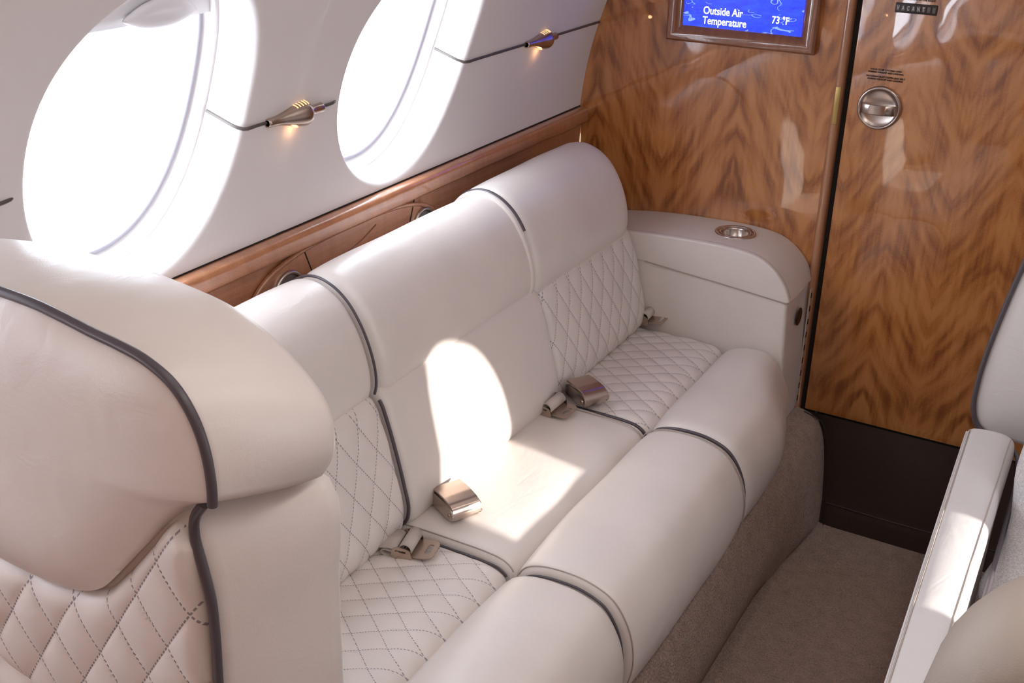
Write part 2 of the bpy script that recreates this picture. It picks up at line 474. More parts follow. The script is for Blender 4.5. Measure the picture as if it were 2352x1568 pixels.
def window_unit(idx, yc, star=False):
    """reveal ring, grey gasket and pane of one oval window, set into the outer end of the tunnel"""
    K = 96; phs = [2 * PI * i / K for i in range(K)]
    def ring(sw, dep, sh=None):
        sh = sh or sw; out = []
        for ph in phs:
            a, b = opening_yz(ph, sw, sh); out.append(wallpt(THC + b / (WR * math.cos(THC)), yc + a, dep, star))
        return out
    R_ = [ring(1.02, .064), ring(1.0, .066), ring(.975, .066), ring(.965, .069), ring(.962, .082), ring(.94, .086)]
    V = sum(R_, []); w = mk('window_%d' % idx, V, grid_faces(len(R_), K, False, True), 'liner_part')
    shade_auto(w, 50); tag(w, kind='structure')
    G = [ring(.945, .085), ring(.93, .083), ring(.915, .085), ring(.91, .092)]
    g = mk('gasket', sum(G, []), grid_faces(len(G), K, False, True), 'gasket', w)
    P = [ring(.93 * s, .09) for s in (1, .66, .33)]; V = sum(P, []); F = grid_faces(3, K, False, True) + [tuple(range(2 * K, 3 * K))]
    mk('pane', V, F, 'glass', w)
    return w
for i, yc in enumerate(PW): window_unit(4 - i, yc)
STARBOARD = True
window_unit(5, SW[0], True)
STARBOARD = False

# shades pulled down a little at the top of the two port windows in view
def zr(z, dep): return math.asin((z - WC[1]) / (WR + dep))
def window_shade(yc, label, star=False):
    zb = 1.216
    t = thing('window_shade', label, 'window shade', wallpt(zr(1.22, .075), yc, .075), 'window shades')
    V = []; n = 40; rows = 10
    for i in range(n):
        for j in range(rows):
            ph = None
            a = -1 + 2 * i / (n - 1); yy = yc + a * WIN['hw'] * .955
            top = 1.113 + WIN['hz'] * 1.04 * max(0, 1 - abs(a * .985) ** 2.15) ** (1 / 2.15)
            zz = zb + max(.001, top - zb) * j / (rows - 1)
            V.append(wallpt(zr(zz, .073), yy, .073))
    k = len(V)
    V += [wallpt(math.asin((p[2] - WC[1]) / (WR + .073)), p[1], .078) for p in V]
    F = grid_faces(n, rows) + [tuple(i + k for i in q[::-1]) for q in grid_faces(n, rows)]
    F += [(i * rows, k + i * rows, k + (i + 1) * rows, (i + 1) * rows) for i in range(n - 1)]
    mk('shade_panel', V, F, 'liner_part', t)
    # lens shaped grip
    V = []; nu, nv = 28, 20
    for i in range(nu):
        a = -1 + 2 * i / (nu - 1); h = .021 * max(0.02, (1 - abs(a) ** 2.2)); 
        for j in range(nv):
            th = 2 * PI * j / nv; b = math.cos(th); dd = math.sin(th)
            thick = .010 * math.sqrt(max(.02, 1 - a * a))
            groove = .0035 * math.exp(-((b * 1.0) / .3) ** 2) * max(0, 1 - (a / .6) ** 2) * (dd < 0)
            p = wallpt(zr(1.2265, .071) + (b * h + .004 * (1 - a * a)) / WR, yc + .06 + a * .062, .071 + dd * thick * .8 - .004 + groove)
            V.append(p)
    F = grid_faces(nu, nv, False, True) + [tuple(range(nv))[::-1], tuple(range((nu - 1) * nv, nu * nv))]
    mk('handle', V, F, 'liner_part', t)
    return t
window_shade(-1.325, 'white shade with lens-shaped grip at top of the nearer window')
window_shade(-.745, 'white shade at top of the window nearer the wooden bulkhead')

# ceiling, floor, end wall
def simple_grid(name, pts, nu, nv, mat, kind='structure'):
    o = mk(name, pts, grid_faces(nu, nv), mat); return tag(o, kind=kind)
xl = wallpt(TH1, 0)[0]; xr = 2 * SYM - xl; zc0 = wallpt(TH1, 0)[2]
cp = []
for i in range(25):
    x = xl + (xr - xl) * i / 24
    for y in (YE, -1.8, -.9, YB): cp.append((x, y, zc0 + .13 * (1 - ((x - SYM) / (xr - SYM)) ** 2)))
simple_grid('ceiling', cp, 25, 4, 'liner')
fl = [(-1.25 + 2.1 * i / 20, YE + (YB - YE) * j / 20, 0) for i in range(21) for j in range(21)]
simple_grid('floor', fl, 21, 21, 'carpet')
v, f = rbox_vf((SYM, YE - .01, .85), (2.2, .02, 1.9), 0); tag(mk('wall_front', v, f, 'wall_wood', smooth=False), kind='structure')

# bulkhead wall with veneer, jamb, door
def xz_plate(name, poly, y0, y1, mat, parent=None, holes=()):
    v, f = extrude_poly_vf(poly, holes, y0, y1, lambda a, b, d: (a, d, b)); o = mk(name, v, f, mat, parent, smooth=False); return o
bw = xz_plate('wall_back', [(-1.26, 0), (-.556, 0), (-.556, 1.72), (-1.26, 1.72)], 0, .04, 'wall_wood'); tag(bw, kind='structure')
xz_plate('recess', [(-.56, 0), (-.505, 0), (-.505, 1.72), (-.56, 1.72)], .012, .04, 'dark_gap', bw)
v, f = rbox_vf((-.2, .05, .85), (2.2, .02, 1.9), 0); mk('backing', v, f, 'dark_gap', bw, smooth=False)  # dark sheet added behind the bulkhead to stop sky light leaking in
# jamb: rounded upright bead
jv = []
prof = [(-.556, .004), (-.5555, -.004), (-.553, -.0085), (-.549, -.0105), (-.545, -.0105), (-.541, -.0085), (-.5385, -.004), (-.538, .014)]
for z in np.linspace(.245, 1.72, 12):
    for x, y in prof: jv.append((x, y, z))
jb = mk('trim_1', jv, grid_faces(12, len(prof)), 'jamb_wood'); tag(jb, 'rounded wooden jamb strip between bulkhead and door', kind='structure'); 
rbox('strike_plate', (-.5455, -.0105, .943), (.0105, .0024, .075), 'brass', jb, r=.0005); 
# door
door = thing('door_1', 'flame veneer lavatory door with round flush latch', 'door', (-.2, 0, .26)); door['kind'] = 'structure'
dv, df = rbox_vf((-.526 + .43, .014, .9885), (.86, .03, 1.4630), .003, 2)
dl = mk('door_leaf', dv, df, 'door_wood', door); shade_auto(dl)
# flush latch
lx, lz = -.4635, .9475; ly = -.001
latch = mk('latch', *lathe_vf([(.0430, 0), (.0430, .004), (.0415, .0065), (.0385, .0072), (.0375, .0066), (.036, .005), (.030, .0032), (.020, .0018), (.010, .0012), (.0005, .0010)], 48, (0, -1, 0), (lx, ly, lz), cap=False), 'nickel', door)
# thumb turn: upright bar whose face bows out
bv = []
n = 24
for i in range(n):
    a = -1 + 2 * i / (n - 1); x = a * .036; out = .014 * (1 - a * a) ** .5 + .006 if abs(a) < 1 else .006
    for (dz, k) in ((-.010, 1), (-.0085, 1.06), (.0085, 1.06), (.010, 1), (.010, 0), (-.010, 0)):
        bv.append((lx + x, ly - (.001 + out * k if k else .0), lz + dz - .001))
tt = mk('thumb_turn', bv, grid_faces(n, 6, False, True) + [tuple(range(6)), tuple(range((n - 1) * 6, n * 6))], 'nickel', latch); shade_auto(tt, 35)
# sliding indicator
sign = rbox('indicator_sign', (-.4235, -.0015, 1.1405), (.077, .003, .0185), plain('indicator black', (.03, .022, .02), .4), door, r=.0014)
for i, ch in enumerate('VACANT  '):
    cx = -.4565 + i * .0094
    rbox('indicator_slot', (cx, -.0032, 1.1405), (.0062, .001, .0105), plain('slot grey', (.13, .115, .11), .5), sign, r=.0002)
    if ch != ' ': text_obj('indicator_letter', ch, .0115, 'sign_text', sign, (cx, -.0040, 1.1366), (1, 0, 0), (0, 0, 1), 'CENTER', sx=.62)
for k, (tx, x, z, sz) in enumerate((('DOOR TO BE LATCHED OPEN', -.4615, 1.0195, .0044), ('DURING TAKEOFF AND LANDING', -.4615, 1.0145, .0044), ('OCCUPANT MUST FASTEN SEAT BELT', -.4605, 1.0060, .0044), ('DURING TAKEOFF AND LANDING', -.4605, 1.0010, .0044))):
    text_obj('placard_text', tx, sz, 'black', door, (x, -.0018, z), (1, 0, 0), (0, 0, 1), 'CENTER', bold=.00012)
text_obj('placard_text', 'OPEN DOWN TO THE RIGHT', .0048, 'black', door, (-.4225, -.0018, 1.1555), (1, 0, 0), (0, 0, 1), 'CENTER', bold=.00012)

# dark leather kick panel under the door
kp = [(-.5345, .2575), (-.492, .243), (-.473, .195), (-.459, .11), (-.449, .0)]
kp = [tuple(p) for p in catmull(kp, 14)]
V, F = [], []
nz = 24
zz = np.linspace(.258, -.002, nz); xs_l = np.interp(zz, [p[1] for p in kp][::-1], [p[0] for p in kp][::-1])
nx = 40
for i in range(nz):
    for j in range(nx):
        t = j / (nx - 1); x = xs_l[i] + (.34 - xs_l[i]) * t
        hem = .004 if zz[i] < .052 else 0
        y = -.004 - .028 * ((.258 - zz[i]) / .26) ** 1.3 - hem - .003 * math.sin(x * 19 + 1) * math.sin(zz[i] * 12) - (.006 * (1 - math.exp(-(x - xs_l[i]) / .012)))
        V.append((x, y, zz[i]))
kb = mk('baseboard_back', V, grid_faces(nz, nx), 'kick'); tag(kb, 'dark brown leather kick panel under the veneered door', kind='structure')
sv = [(x + .012, -.015 - .028 * ((.258 - z) / .26) ** 1.3, z) for x, z in kp]
tube('seam', sv, .0016, 'kick', kb, 6)
tube('seam', [(x, -.0355 - .003 * math.sin(x * 19 + 1) * math.sin(.6), .054) for x in np.linspace(-.44, .3, 30)], .0016, 'kick', kb, 6)

# ------------------------------------------------------------------ monitor on the bulkhead
mon = thing('monitor', 'wood framed blue screen showing outside air temperature', 'monitor', (-.76, 0, 1.035))
fx0, fx1, fz0, fz1 = -.918, -.602, 1.037, 1.282; iw = .0315
fr = []
prof = [(0, 0), (0, .018), (.004, .022), (.012, .0225), (.022, .019), (.029, .013), (.0315, .010), (.0315, -.002)]   # inset, height
V, F = [], []
loops = []
for ins, h in prof:
    loops.append([(fx0 + ins, -h, fz0 + ins), (fx1 - ins, -h, fz0 + ins), (fx1 - ins, -h, fz1 - ins), (fx0 + ins, -h, fz1 - ins)])
for L in loops: V += L
fo = mk('frame', V, grid_faces(len(prof), 4, False, True), 'frame_wood', mon); shade_auto(fo, 25)
scr = xz_plate('screen', [(fx0 + .0305, fz0 + .0265), (fx1 - .0145, fz0 + .0265), (fx1 - .0145, fz1 - .03), (fx0 + .0305, fz1 - .03)], -.0085, -.004, 'screen', mon)
for tx, x, z in (('Outside Air', -.8435, 1.0955), ('Temperature', -.8435, 1.0755), ('73 °F', -.6975, 1.0895)):
    text_obj('screen_text', tx, .0215 if tx[0] != '7' else .0205, 'white_text', scr, (x, -.0090, z), (1, 0, 0), (0, 0, 1), bold=.00022, sx=.82)

# ------------------------------------------------------------------ window-wall rail, wood side panel, oval lid
sp_ = []
ys = np.linspace(YE, -.001, 30)
pr = [(-1.1215, .866), (-1.106, .8655), (-1.101, .863), (-1.099, .859), (-1.099, .838), (-1.101, .834), (-1.106, .832), (-1.1175, .831)]
for y in ys:
    for x, z in pr: sp_.append((x, y, z))
rl = mk('trim_2', sp_, grid_faces(30, len(pr)), 'rail_wood'); shade_auto(rl, 60); tag(rl, 'glossy wooden rail along the window wall above the sofa', kind='structure')
lp = []
for y in ys:
    for x, z in ((-1.1175, .834), (-1.1175, .70), (-1.112, .55), (-1.09, .40), (-1.06, .2), (-1.03, 0)): lp.append((x, y, z))
tag(mk('trim_3', lp, grid_faces(30, 6), 'rail_wood'), 'plain wooden side panel behind the sofa back', kind='structure')
lp2 = []
for y in ys:
    for x, z in ((-1.1215, .69), (-1.1205, .65), (-1.112, .55), (-1.09, .40), (-1.06, .2), (-1.03, 0)): lp2.append((2 * SYM - x, y, z))
tag(mk('trim_4', lp2, grid_faces(30, 6), 'rail_wood'), 'wooden side panel of the right cabin wall', kind='structure')
# dark hairline above the rail
tube('rail_hairline', [(-1.1205, y, .8672) for y in (YE, -.002)], .0016, 'dark_gap', rl, 6)

lid = thing('side_console', 'oval wooden cup holder console set into wall behind sofa back', 'console', (-1.1175, -.86, .75))
def lid_poly(sc, n=48):
    cx, hz_, hy = .745, .088, .262
    out = []
    for k in range(n):
        a = 2 * PI * k / n; c, s = math.cos(a), math.sin(a); e = 2 / 2.7
        out.append((-.862 + math.copysign(abs(c) ** e, c) * (hy - (1 - sc)), cx + math.copysign(abs(s) ** e, s) * (hz_ - (1 - sc))))
    return out
LP = lid_poly(1)
vf = extrude_poly_vf(LP, [], -1.1175, -1.1115, lambda a, b, d: (d, a, b)); o = mk('panel', *vf, 'rail_wood', lid, smooth=False)
tube('edge_bead', [(-1.1125, a, b) for a, b in LP], .0042, 'rail_wood', lid, 8, True)
for yy, bend in ((-.975, .03), (-.70, -.03)):
    tube('joint', [(-1.1112, yy + bend * (t - .5) * 1.2, .83 - .09 * t) for t in np.linspace(0, 1, 8)], .0011, 'dark_gap', lid, 6)
tube('swoosh_line', [(-1.1110, -.95 + .15 * t, .785 + .03 * t ** 2.2) for t in np.linspace(0, 1, 12)], .0013, 'frame_wood', lid, 6)
for yy in (-1.035, -.655):
    h = mk('cup_ring', *lathe_vf([(.037, 0), (.037, .004), (.035, .006), (.032, .006), (.030, .004), (.028, -.002)], 40, (1, 0, 0), (-1.1115, yy, .770), cap=False), 'nickel', lid)
    mk('cup_disc', *lathe_vf([(.030, .001), (.02, .0015), (.0005, .0015)], 32, (1, 0, 0), (-1.1115, yy, .770), cap=False), plain('dull steel', (.35, .33, .32), .45, 1), h)

# ------------------------------------------------------------------ wall rods and reading lights
def wall_rod(label, pts):
    P = []
    for (y, dep, z) in pts:
        p = wallpt(z2th(z), y, dep - .0016); P.append(p)
    o = tube('wall_rod', catmull(P, 40) if len(P) > 2 else P, .0024, 'rod', None, 8); tag(o, label, 'rod', 'metal rods on the window wall'); return o
ZR = 1.056
wall_rod('slim metal rod on white wall between the two windows', [(-1.1437, .064, ZR), (-1.1437, .040, ZR), (-1.1437, .020, ZR), (-1.1422, .010, ZR), (-1.1395, .0035, ZR), (-1.134, -.0002, ZR), (-1.126, -.0008, ZR), (-1.112, 0, ZR), (-1.10, 0, ZR), (-1.0, 0, ZR), (-.937, 0, ZR), (-.928, .006, ZR)])
wall_rod('slim metal rod running from the second window to the wooden bulkhead', [(-.5637, .064, ZR), (-.5637, .040, ZR), (-.5637, .020, ZR), (-.5622, .010, ZR), (-.5595, .0035, ZR), (-.554, -.0002, ZR), (-.546, -.0008, ZR), (-.532, 0, ZR), (-.52, 0, ZR), (-.3, 0, ZR), (-.004, 0, ZR)])
wall_rod('slim metal rod meeting the left edge of the nearer window', [(-1.72, 0, ZR), (-1.6, 0, ZR), (-1.527, 0, ZR), (-1.514, .004, ZR), (-1.509, .014, ZR)])
def wall_lamp(yc, label, L=.122):
    x, y, z = wallpt(z2th(ZR), yc, -.004)
    t = thing('reading_light', label, 'lamp', (x, y, z), 'bulb-shaped wall lights on the rods')
    # shade body along +y; big end toward the bulkhead
    pb = [(.0045, -.066), (.0062, -.066), (.0066, -.062), (.0066, -.058), (.0072, -.046), (.0095, -.033), (.0135, -.018), (.0170, -.003), (.0188, .007), (.0190, .012), (.0182, .0165), (.0150, .0185), (.0142, .019)]
    mk('lamp_body', *lathe_vf(pb, 36, (0, 1, 0), (x, y, z)), 'bronze', t)
    pn = [(.0148, .0185), (.0150, .021), (.0125, .023), (.0090, .027), (.0076, .033), (.0072, .045), (.0075, .0555), (.0070, .0565), (.003, .0565)]
    mk('collar', *lathe_vf(pn, 32, (0, 1, 0), (x, y, z)), 'bronze', t)
    for k in range(5):
        yy = y - .010 + k * .0055; r_ = .0145 + .0032 * min(1, k / 3) 
        path = [(x + (r_ + .001) * math.cos(a), yy + .0015 * math.sin(a), z + (r_ + .001) * math.sin(a)) for a in np.linspace(.9, 2.1, 10)]
        tube('louvre', path, .0011, 'glow', t, 6)
    mk('lens', *lathe_vf([(.0001, 0), (.005, .0), (.0055, .0015), (.0001, .002)], 16, (-.35, 0, -1), (x - .004, y - .002, z - .0155)), 'glow', t)
    ld = bpy.data.lights.new('reading_lamp_bulb', 'POINT'); ld.energy = .006; ld.color = (1, .5, .22); ld.shadow_soft_size = .004
    lo = bpy.data.objects.new('reading_lamp_bulb', ld); COL.objects.link(lo); lo.location = (x + .0, y - .004, z - .026)
    lo.parent = t; lo.matrix_parent_inverse = t.matrix_basis.inverted()
    return t
wall_lamp(-1.026, 'bulb-shaped metal light on wall between the two windows')
wall_lamp(-.270, 'bulb-shaped metal light on wall beside the wooden bulkhead')

# ------------------------------------------------------------------ sofa
sofa = thing('sofa', 'cream leather three-seat sofa with quilted end seats', 'sofa', (-.8, -.75, 0))
Y0, Y1, Y2, Y3 = -1.60, -1.082, -.587, -.166     # seat borders
head = [(-.925, .650), (-.912, .672), (-.910, .70), (-.919, .74), (-.936, .778), (-.958, .808), (-.985, .827), (-1.015, .834), (-1.048, .824), (-1.076, .79), (-1.09, .74), (-1.09, .66), (-1.0, .645)]
back = [(-.915, .668), (-.902, .655), (-.892, .63), (-.877, .58), (-.862, .52), (-.855, .482), (-.861, .455), (-.885, .438), (-.96, .43), (-1.05, .43), (-1.09, .55), (-1.09, .66), (-1.0, .672)]
pad = [(-.93, .432), (-.90, .441), (-.85, .4455), (-.78, .447), (-.72, .4465), (-.69, .442), (-.674, .431), (-.668, .415), (-.668, .36), (-.70, .34), (-.92, .34), (-.95, .38)]
bol = [(-.671, .41), (-.668, .428), (-.655, .445), (-.63, .456), (-.59, .4605), (-.55, .457), (-.512, .441), (-.486, .405), (-.474, .36), (-.476, .315), (-.492, .275), (-.53, .252), (-.60, .25), (-.668, .262), (-.672, .34)]
headP, backP, padP, bolP = catmull(head, 120, True), catmull(back, 300, True), catmull(pad, 300, True), catmull(bol, 130, True)
def seat_uv(off):
    def uv(p, s, y):
        x = p[0]
        if x > -.725: t = x + .725; x = -.725 + t - 5.5 * t * t
        return (x / .06 + (y - off) / .045, x / .06 - (y - off) / .045)
    return uv
def back_uv(off):
    def uv(p, s, y):
        z = p[1]
        if z > .60: t = z - .60; z = .60 + t - 3.2 * t * t
        return (z / .08 + (y - off) / .050, z / .08 - (y - off) / .050)
    return uv
def mkdisp(uvf, cond, amp=.0042):
    def d(p, s, y):
        k = cond(p)
        if k <= 0: return 0
        a, b = uvf(p, s, y); return quilt_h(a, b, amp) * k
    return d
def ss(x, a, b): t = min(1, max(0, (x - a) / (b - a))); return t * t * (3 - 2 * t)
seat_c = lambda p: (p[1] > .425) * ss(p[0], -.668, -.685) if p[1] > .40 else 0
back_c = lambda p: (p[0] > -.915) * ss(p[1], .662, .645)
def wrinkly(seed, amp, fy, fx):
    rs = random.Random(seed); ph = [(rs.uniform(0, 6), rs.uniform(.6, 1.5), rs.uniform(.6, 1.5)) for _ in range(4)]
    return lambda p, s, y: amp * sum(math.sin(y * fy * b + s * fx * c + a) for a, b, c in ph) / 4
su1, su3 = seat_uv(-1.2), seat_uv(-.319)
bu1, bu3 = back_uv(-1.151), back_uv(-.376)
# seat 1 (near), quilted
sweep('seat_panel', padP, Y0, Y1 - .004, .03, .026, 'quilt', sofa, .0035, mkdisp(su1, seat_c), su1, .004)
sweep('seat_bolster', bolP, Y0, Y1 - .003, .035, .034, 'leather', sofa, .02, wrinkly(1, .0012, 22, 30), None, .006)
sweep('backrest_panel', backP, Y0, Y1 - .003, .03, .022, 'quilt', sofa, .0035, mkdisp(bu1, back_c), bu1, .004)
sweep('headrest', headP, Y0, Y1 - .003, .03, .020, 'leather', sofa, .02, wrinkly(2, .0012, 20, 20), None, .003)
# seat 2 (centre), plain with boxed borders
sweep('seat_panel', padP + np.array([0, .004]), Y1, Y2 + .001, .012, .02, 'leather', sofa, .015, wrinkly(3, .0022, 26, 40), None, .006)
sweep('seat_bolster', bolP + np.array([.003, .003]), Y1, Y2 + .001, .012, .024, 'leather', sofa, .015, wrinkly(4, .0014, 20, 30), None, .006)
sweep('backrest_panel', backP + np.array([.004, 0]), Y1, Y2 + .001, .014, .016, 'leather', sofa, .015, wrinkly(5, .0016, 20, 24), None, .004)
sweep('headrest', headP + np.array([.003, .001]), Y1 + .002, Y2 - .008, .026, .014, 'leather', sofa, .015, wrinkly(6, .0013, 20, 20), None, .004)
# seat 3 (by the bulkhead), quilted
sweep('seat_panel', padP, Y2 + .003, Y3 - .001, .022, .022, 'quilt', sofa, .0035, mkdisp(su3, seat_c), su3, .003)
def taper3(q, y):
    t = ss(y, -.40, -.17); return np.array([q[0] - .045 * t * ss(q[0], -.62, -.48) , q[1] + .035 * t * ss(q[1], .40, .27)]), y
sweep('seat_bolster', bolP, Y2 + .003, Y3 - .001, .028, .03, 'leather', sofa, .015, wrinkly(7, .0012, 24, 30), None, .004, warp=taper3)
sweep('backrest_panel', backP, Y2 + .002, Y3 + .004, .018, .026, 'quilt', sofa, .0035, mkdisp(bu3, back_c), bu3, .003)
def h3(q, y): return q, y
N_h = profile_normals(headP)
headP3 = headP + N_h * .009
sweep('headrest', headP3, Y2 - .012, Y3 + .006, .018, .055, 'leather', sofa, .012, wrinkly(8, .0013, 22, 22), None, .003)
# welts and piping
def along(P, N, lo, hi, off, y): 
    out = []
    for i in range(lo, hi): q = P[i % len(P)] + N[i % len(P)] * off; out.append((q[0], y, q[1]))
    return out
def idx_near(P, x, z): return int(np.argmin((P[:, 0] - x) ** 2 + (P[:, 1] - z) ** 2))
def seg(P, a, b, off, y, short=True):
    N = profile_normals(P); i, j = idx_near(P, *a), idx_near(P, *b)
    if j < i: j += len(P)
    n = j - i
    if short and n > len(P) / 2: i, j = j, i + len(P)
    return along(P, N, i, j + 1, off, y)
Nb = None
tube('piping', seg(headP, (-.915, .665), (-1.085, .76), .0002, Y1 - .0028, False), .0022, 'piping', sofa)
tube('piping', seg(backP, (-.905, .66), (-.87, .445), -.003, Y1 - .0005), .0028, 'piping', sofa)
tube('piping', seg(headP3, (-.93, .78), (-1.09, .73), -.003, Y2 - .0145), .0042, 'piping', sofa)
sweep('headrest_welt', headP3 - profile_normals(headP3) * .001, Y2 - .030, Y2 - .018, .006, .002, 'leather', sofa, .004)
tube('piping', seg(backP, (-.905, .66), (-.87, .445), -.006, Y2 + .0005), .0022, 'piping', sofa)
tube('piping', seg(padP, (-.90, .441), (-.672, .425), -.004, Y2 + .004) , .0034, 'piping', sofa)
tube('piping', seg(bolP, (-.668, .428), (-.480, .33), -.004, Y2 + .004), .0034, 'piping', sofa)
tube('piping', seg(padP, (-.84, .445), (-.672, .425), -.012, Y1 - .002), .0020, 'piping', sofa)
tube('piping', seg(bolP, (-.668, .428), (-.476, .32), -.014, Y1 - .0015), .0020, 'piping', sofa)
p2, b2 = padP + np.array([0, .004]), bolP + np.array([.003, .003])
for yy, o1 in ((Y1 + .004, -.0020), (Y2 - .026, .0055)):
    tube('seam', seg(p2, (-.88, .447), (-.672, .43), o1, yy), .0011, 'seam', sofa, 6)
    tube('seam', seg(b2, (-.665, .431), (-.472, .30), o1, yy), .0011, 'seam', sofa, 6)

# armrest against the bulkhead
arm_top = [(-1.02, .640), (-.90, .655), (-.78, .661), (-.67, .660), (-.62, .650), (-.585, .628), (-.560, .597), (-.549, .568)]
arm_poly = arm_top + [(-.558, .562), (-.60, .568), (-.70, .578), (-.87, .593), (-1.02, .600)]
armP = resample(np.vstack([catmull(arm_top, 60), np.array(arm_poly[8:])]), 160, True)
arm = sweep('armrest', armP, Y3, -.0005, .0045, .003, 'leather', sofa, .004, None, None, .002)
bm = bmesh.new(); bm.from_mesh(arm.data)
bmesh.ops.delete(bm, geom=[f for f in bm.faces if f.calc_center_median().z > .64 and all((v.co.x + .706) ** 2 + (v.co.y + .072) ** 2 < .0415 ** 2 for v in f.verts)], context='FACES')
bm.to_mesh(arm.data); bm.free()
lower = [(-1.02, .625), (-.87, .620), (-.70, .610), (-.60, .595), (-.560, .575), (-.5535, .563), (-.545, .40), (-.545, .262), (-1.02, .262)]
lowP = resample(np.array(lower), 160, True)
aside = sweep('armrest_side', lowP, Y3 + .003, -.0005, .008, .002, 'leather', sofa, .03)
tube('seam', seg(armP, (-1.0, .645), (-.552, .575), -.0015, Y3 + .004), .0013, 'seam', arm, 6)
tube('seam', seg(armP, (-1.0, .645), (-.552, .575), .0006, Y3 + .0105), .0008, 'seam', arm, 6)
tube('seam', [(x, Y3 - .0005, z) for x, z in ((-.87, .5945), (-.70, .5805), (-.60, .5705))] + [(-.556, Y3 - .0005, .5665)], .0010, 'seam', arm, 6)
cxp, cyp = -.706, -.072
zt = .6625
cup = mk('cup_holder', *lathe_vf([(.044, -.004), (.044, .0015), (.0425, .003), (.039, .003), (.037, .001), (.0355, -.006), (.034, .001), (.0325, .0025), (.030, .002), (.0285, -.002), (.026, -.030), (.018, -.034), (.0004, -.034)], 48, (0, 0, 1), (cxp, cyp, zt), cap=False), 'nickel', arm)
# aisle end of the armrest: recessed pull and piano hinge
hng = rbox('hinge', (-.5435, -.014, .41), (.003, .016, .28), plain('pale hinge leaf', (.50, .43, .37), .5), aside, r=.0006)
for k in range(9): rbox('hinge_slot', (-.5418, -.016, .535 - k * .031), (.0012, .006, .013), 'dark_gap', aside, r=.0003)
mk('release_pull', *[merge(lathe_vf([(.0001, -.0012), (.0165, -.0012), (.018, -.0002), (.019, -.0006), (.0195, -.002)], 36, (1, 0, 0), (-.5435, -.085, .51), cap=False))[i] for i in (0, 1)], plain('dark bronze', (.05, .04, .035), .35, .8), aside)
# carpeted plinth
def plinth_prof(t):
    A = np.array([(-1.0, .20), (-1.0, .262), (-.60, .262), (-.555, .262), (-.52, .256), (-.492, .242), (-.474, .20), (-.465, .15), (-.459, .10), (-.452, .05), (-.449, 0), (-1.0, 0)])
    B = np.array([(-1.0, .20), (-1.0, .262), (-.60, .262), (-.555, .262), (-.52, .252), (-.49, .225), (-.474, .18), (-.466, .13), (-.466, .085), (-.478, .04), (-.487, 0), (-1.0, 0)])
    return A * (1 - t) + B * t
V = []; npf = 70
yst = list(np.linspace(-1.62, -.34, 30)) + list(np.linspace(-.32, -.006, 16))
for y in yst:
    P = plinth_prof(ss(-y, .04, .42)); P = np.vstack([P[:1], P[1:3], catmull(P[2:11], 60), P[11:]])
    for p in resample(P, npf): V.append((p[0], y, p[1]))
pl = mk('base', V, grid_faces(len(yst), npf) + [tuple(range(npf))[::-1]], 'carpet', sofa); shade_auto(pl, 60)

# ------------------------------------------------------------------ seat belts
def frame_of(loc, yaw, pitch=0, roll=0):
    return Matrix.Translation(loc) @ Matrix.Rotation(yaw, 4, 'Z') @ Matrix.Rotation(pitch, 4, 'Y') @ Matrix.Rotation(roll, 4, 'X')
M['webbing'] = brushed('beige webbing', (.56, .49, .44), .5, (30, 1, 1)); M['webbing'].node_tree.nodes['Principled BSDF'].inputs['Metallic'].default_value = 0
def ribbon_vf(path, width, th=.0016):
    """path in xz (local), width along y"""
    P = np.array(path); T = np.gradient(P, axis=0); T /= np.linalg.norm(T, axis=1)[:, None] + 1e-9; N = np.stack([-T[:, 1], T[:, 0]], 1)
    V = []
    for s, ln in ((1, P), ):
        pass
    for i in range(len(P)):
        for (w, s) in ((-1, 1), (1, 1), (1, -1), (-1, -1)):
            q = P[i] + N[i] * s * th / 2; V.append((q[0], w * width / 2, q[1]))
    return V, grid_faces(len(P), 4, False, True) + [(0, 1, 2, 3), tuple(range((len(P) - 1) * 4, len(P) * 4))[::-1]]
def buckle(loc, yaw, label, pitch=0):
    t = thing('seat_belt_buckle', label, 'seat belt', loc, 'seat belt buckles on the sofa'); t.matrix_basis = frame_of(loc, yaw, pitch)
    W = .052
    # side cheeks
    side = [(-.036, .004), (-.034, .012), (-.028, .0165), (-.02, .0175), (.022, .0175), (.031, .012), (.033, .004), (.028, -.003), (-.02, -.006), (-.033, -.004)]
    side = [tuple(p) for p in catmull(side, 40, True)]
    for s in (-1, 1):
        v, f = extrude_poly_vf(side, [], s * W / 2 - .0012, s * W / 2 + .0012, lambda a, b, d: (a, d, b)); ck = mk('cheek', v, f, 'nickel', t, smooth=False, local=True)
        mk('rivet', *lathe_vf([(.0001, .0018), (.0032, .0016), (.0036, 0), (.0036, -.001)], 16, (0, s, 0), (.023, s * (W / 2 + .0012), .005), cap=False), 'bronze', ck, local=True)
    rbox('body', (-.001, 0, .002), (.062, W - .003, .016), 'nickel', t, r=.004, local=True)
    lid_ = [(-.035, .0215), (-.020, .0235), (0, .0238), (.018, .0225), (.027, .018), (.032, .010), (.0325, .002), (.029, .002), (.0285, .009), (.024, .015), (.016, .0185), (0, .0200), (-.020, .0200), (-.035, .0190)]
    P = resample(np.array(lid_), 60, True)
    V = []; st = [(-W / 2 + .0002, .0012), (-W / 2 + .001, 0), (W / 2 - .001, 0), (W / 2 - .0002, .0012)]
    N = profile_normals(P)
    for y, ins in st:
        for i in range(60): q = P[i] - N[i] * ins; V.append((q[0], y, q[1]))
    o = mk('lift_flap', V, grid_faces(4, 60, False, True) + [tuple(range(60))[::-1], tuple(range(180, 240))], 'bronze', t, local=True); shade_auto(o, 50)
    pth = catmull([(-.026, .004), (-.036, .004), (-.047, -.004), (-.060, -.010), (-.085, -.020)], 24)
    mk('webbing', *ribbon_vf(pth, .046), 'webbing', t, local=True)
    return t
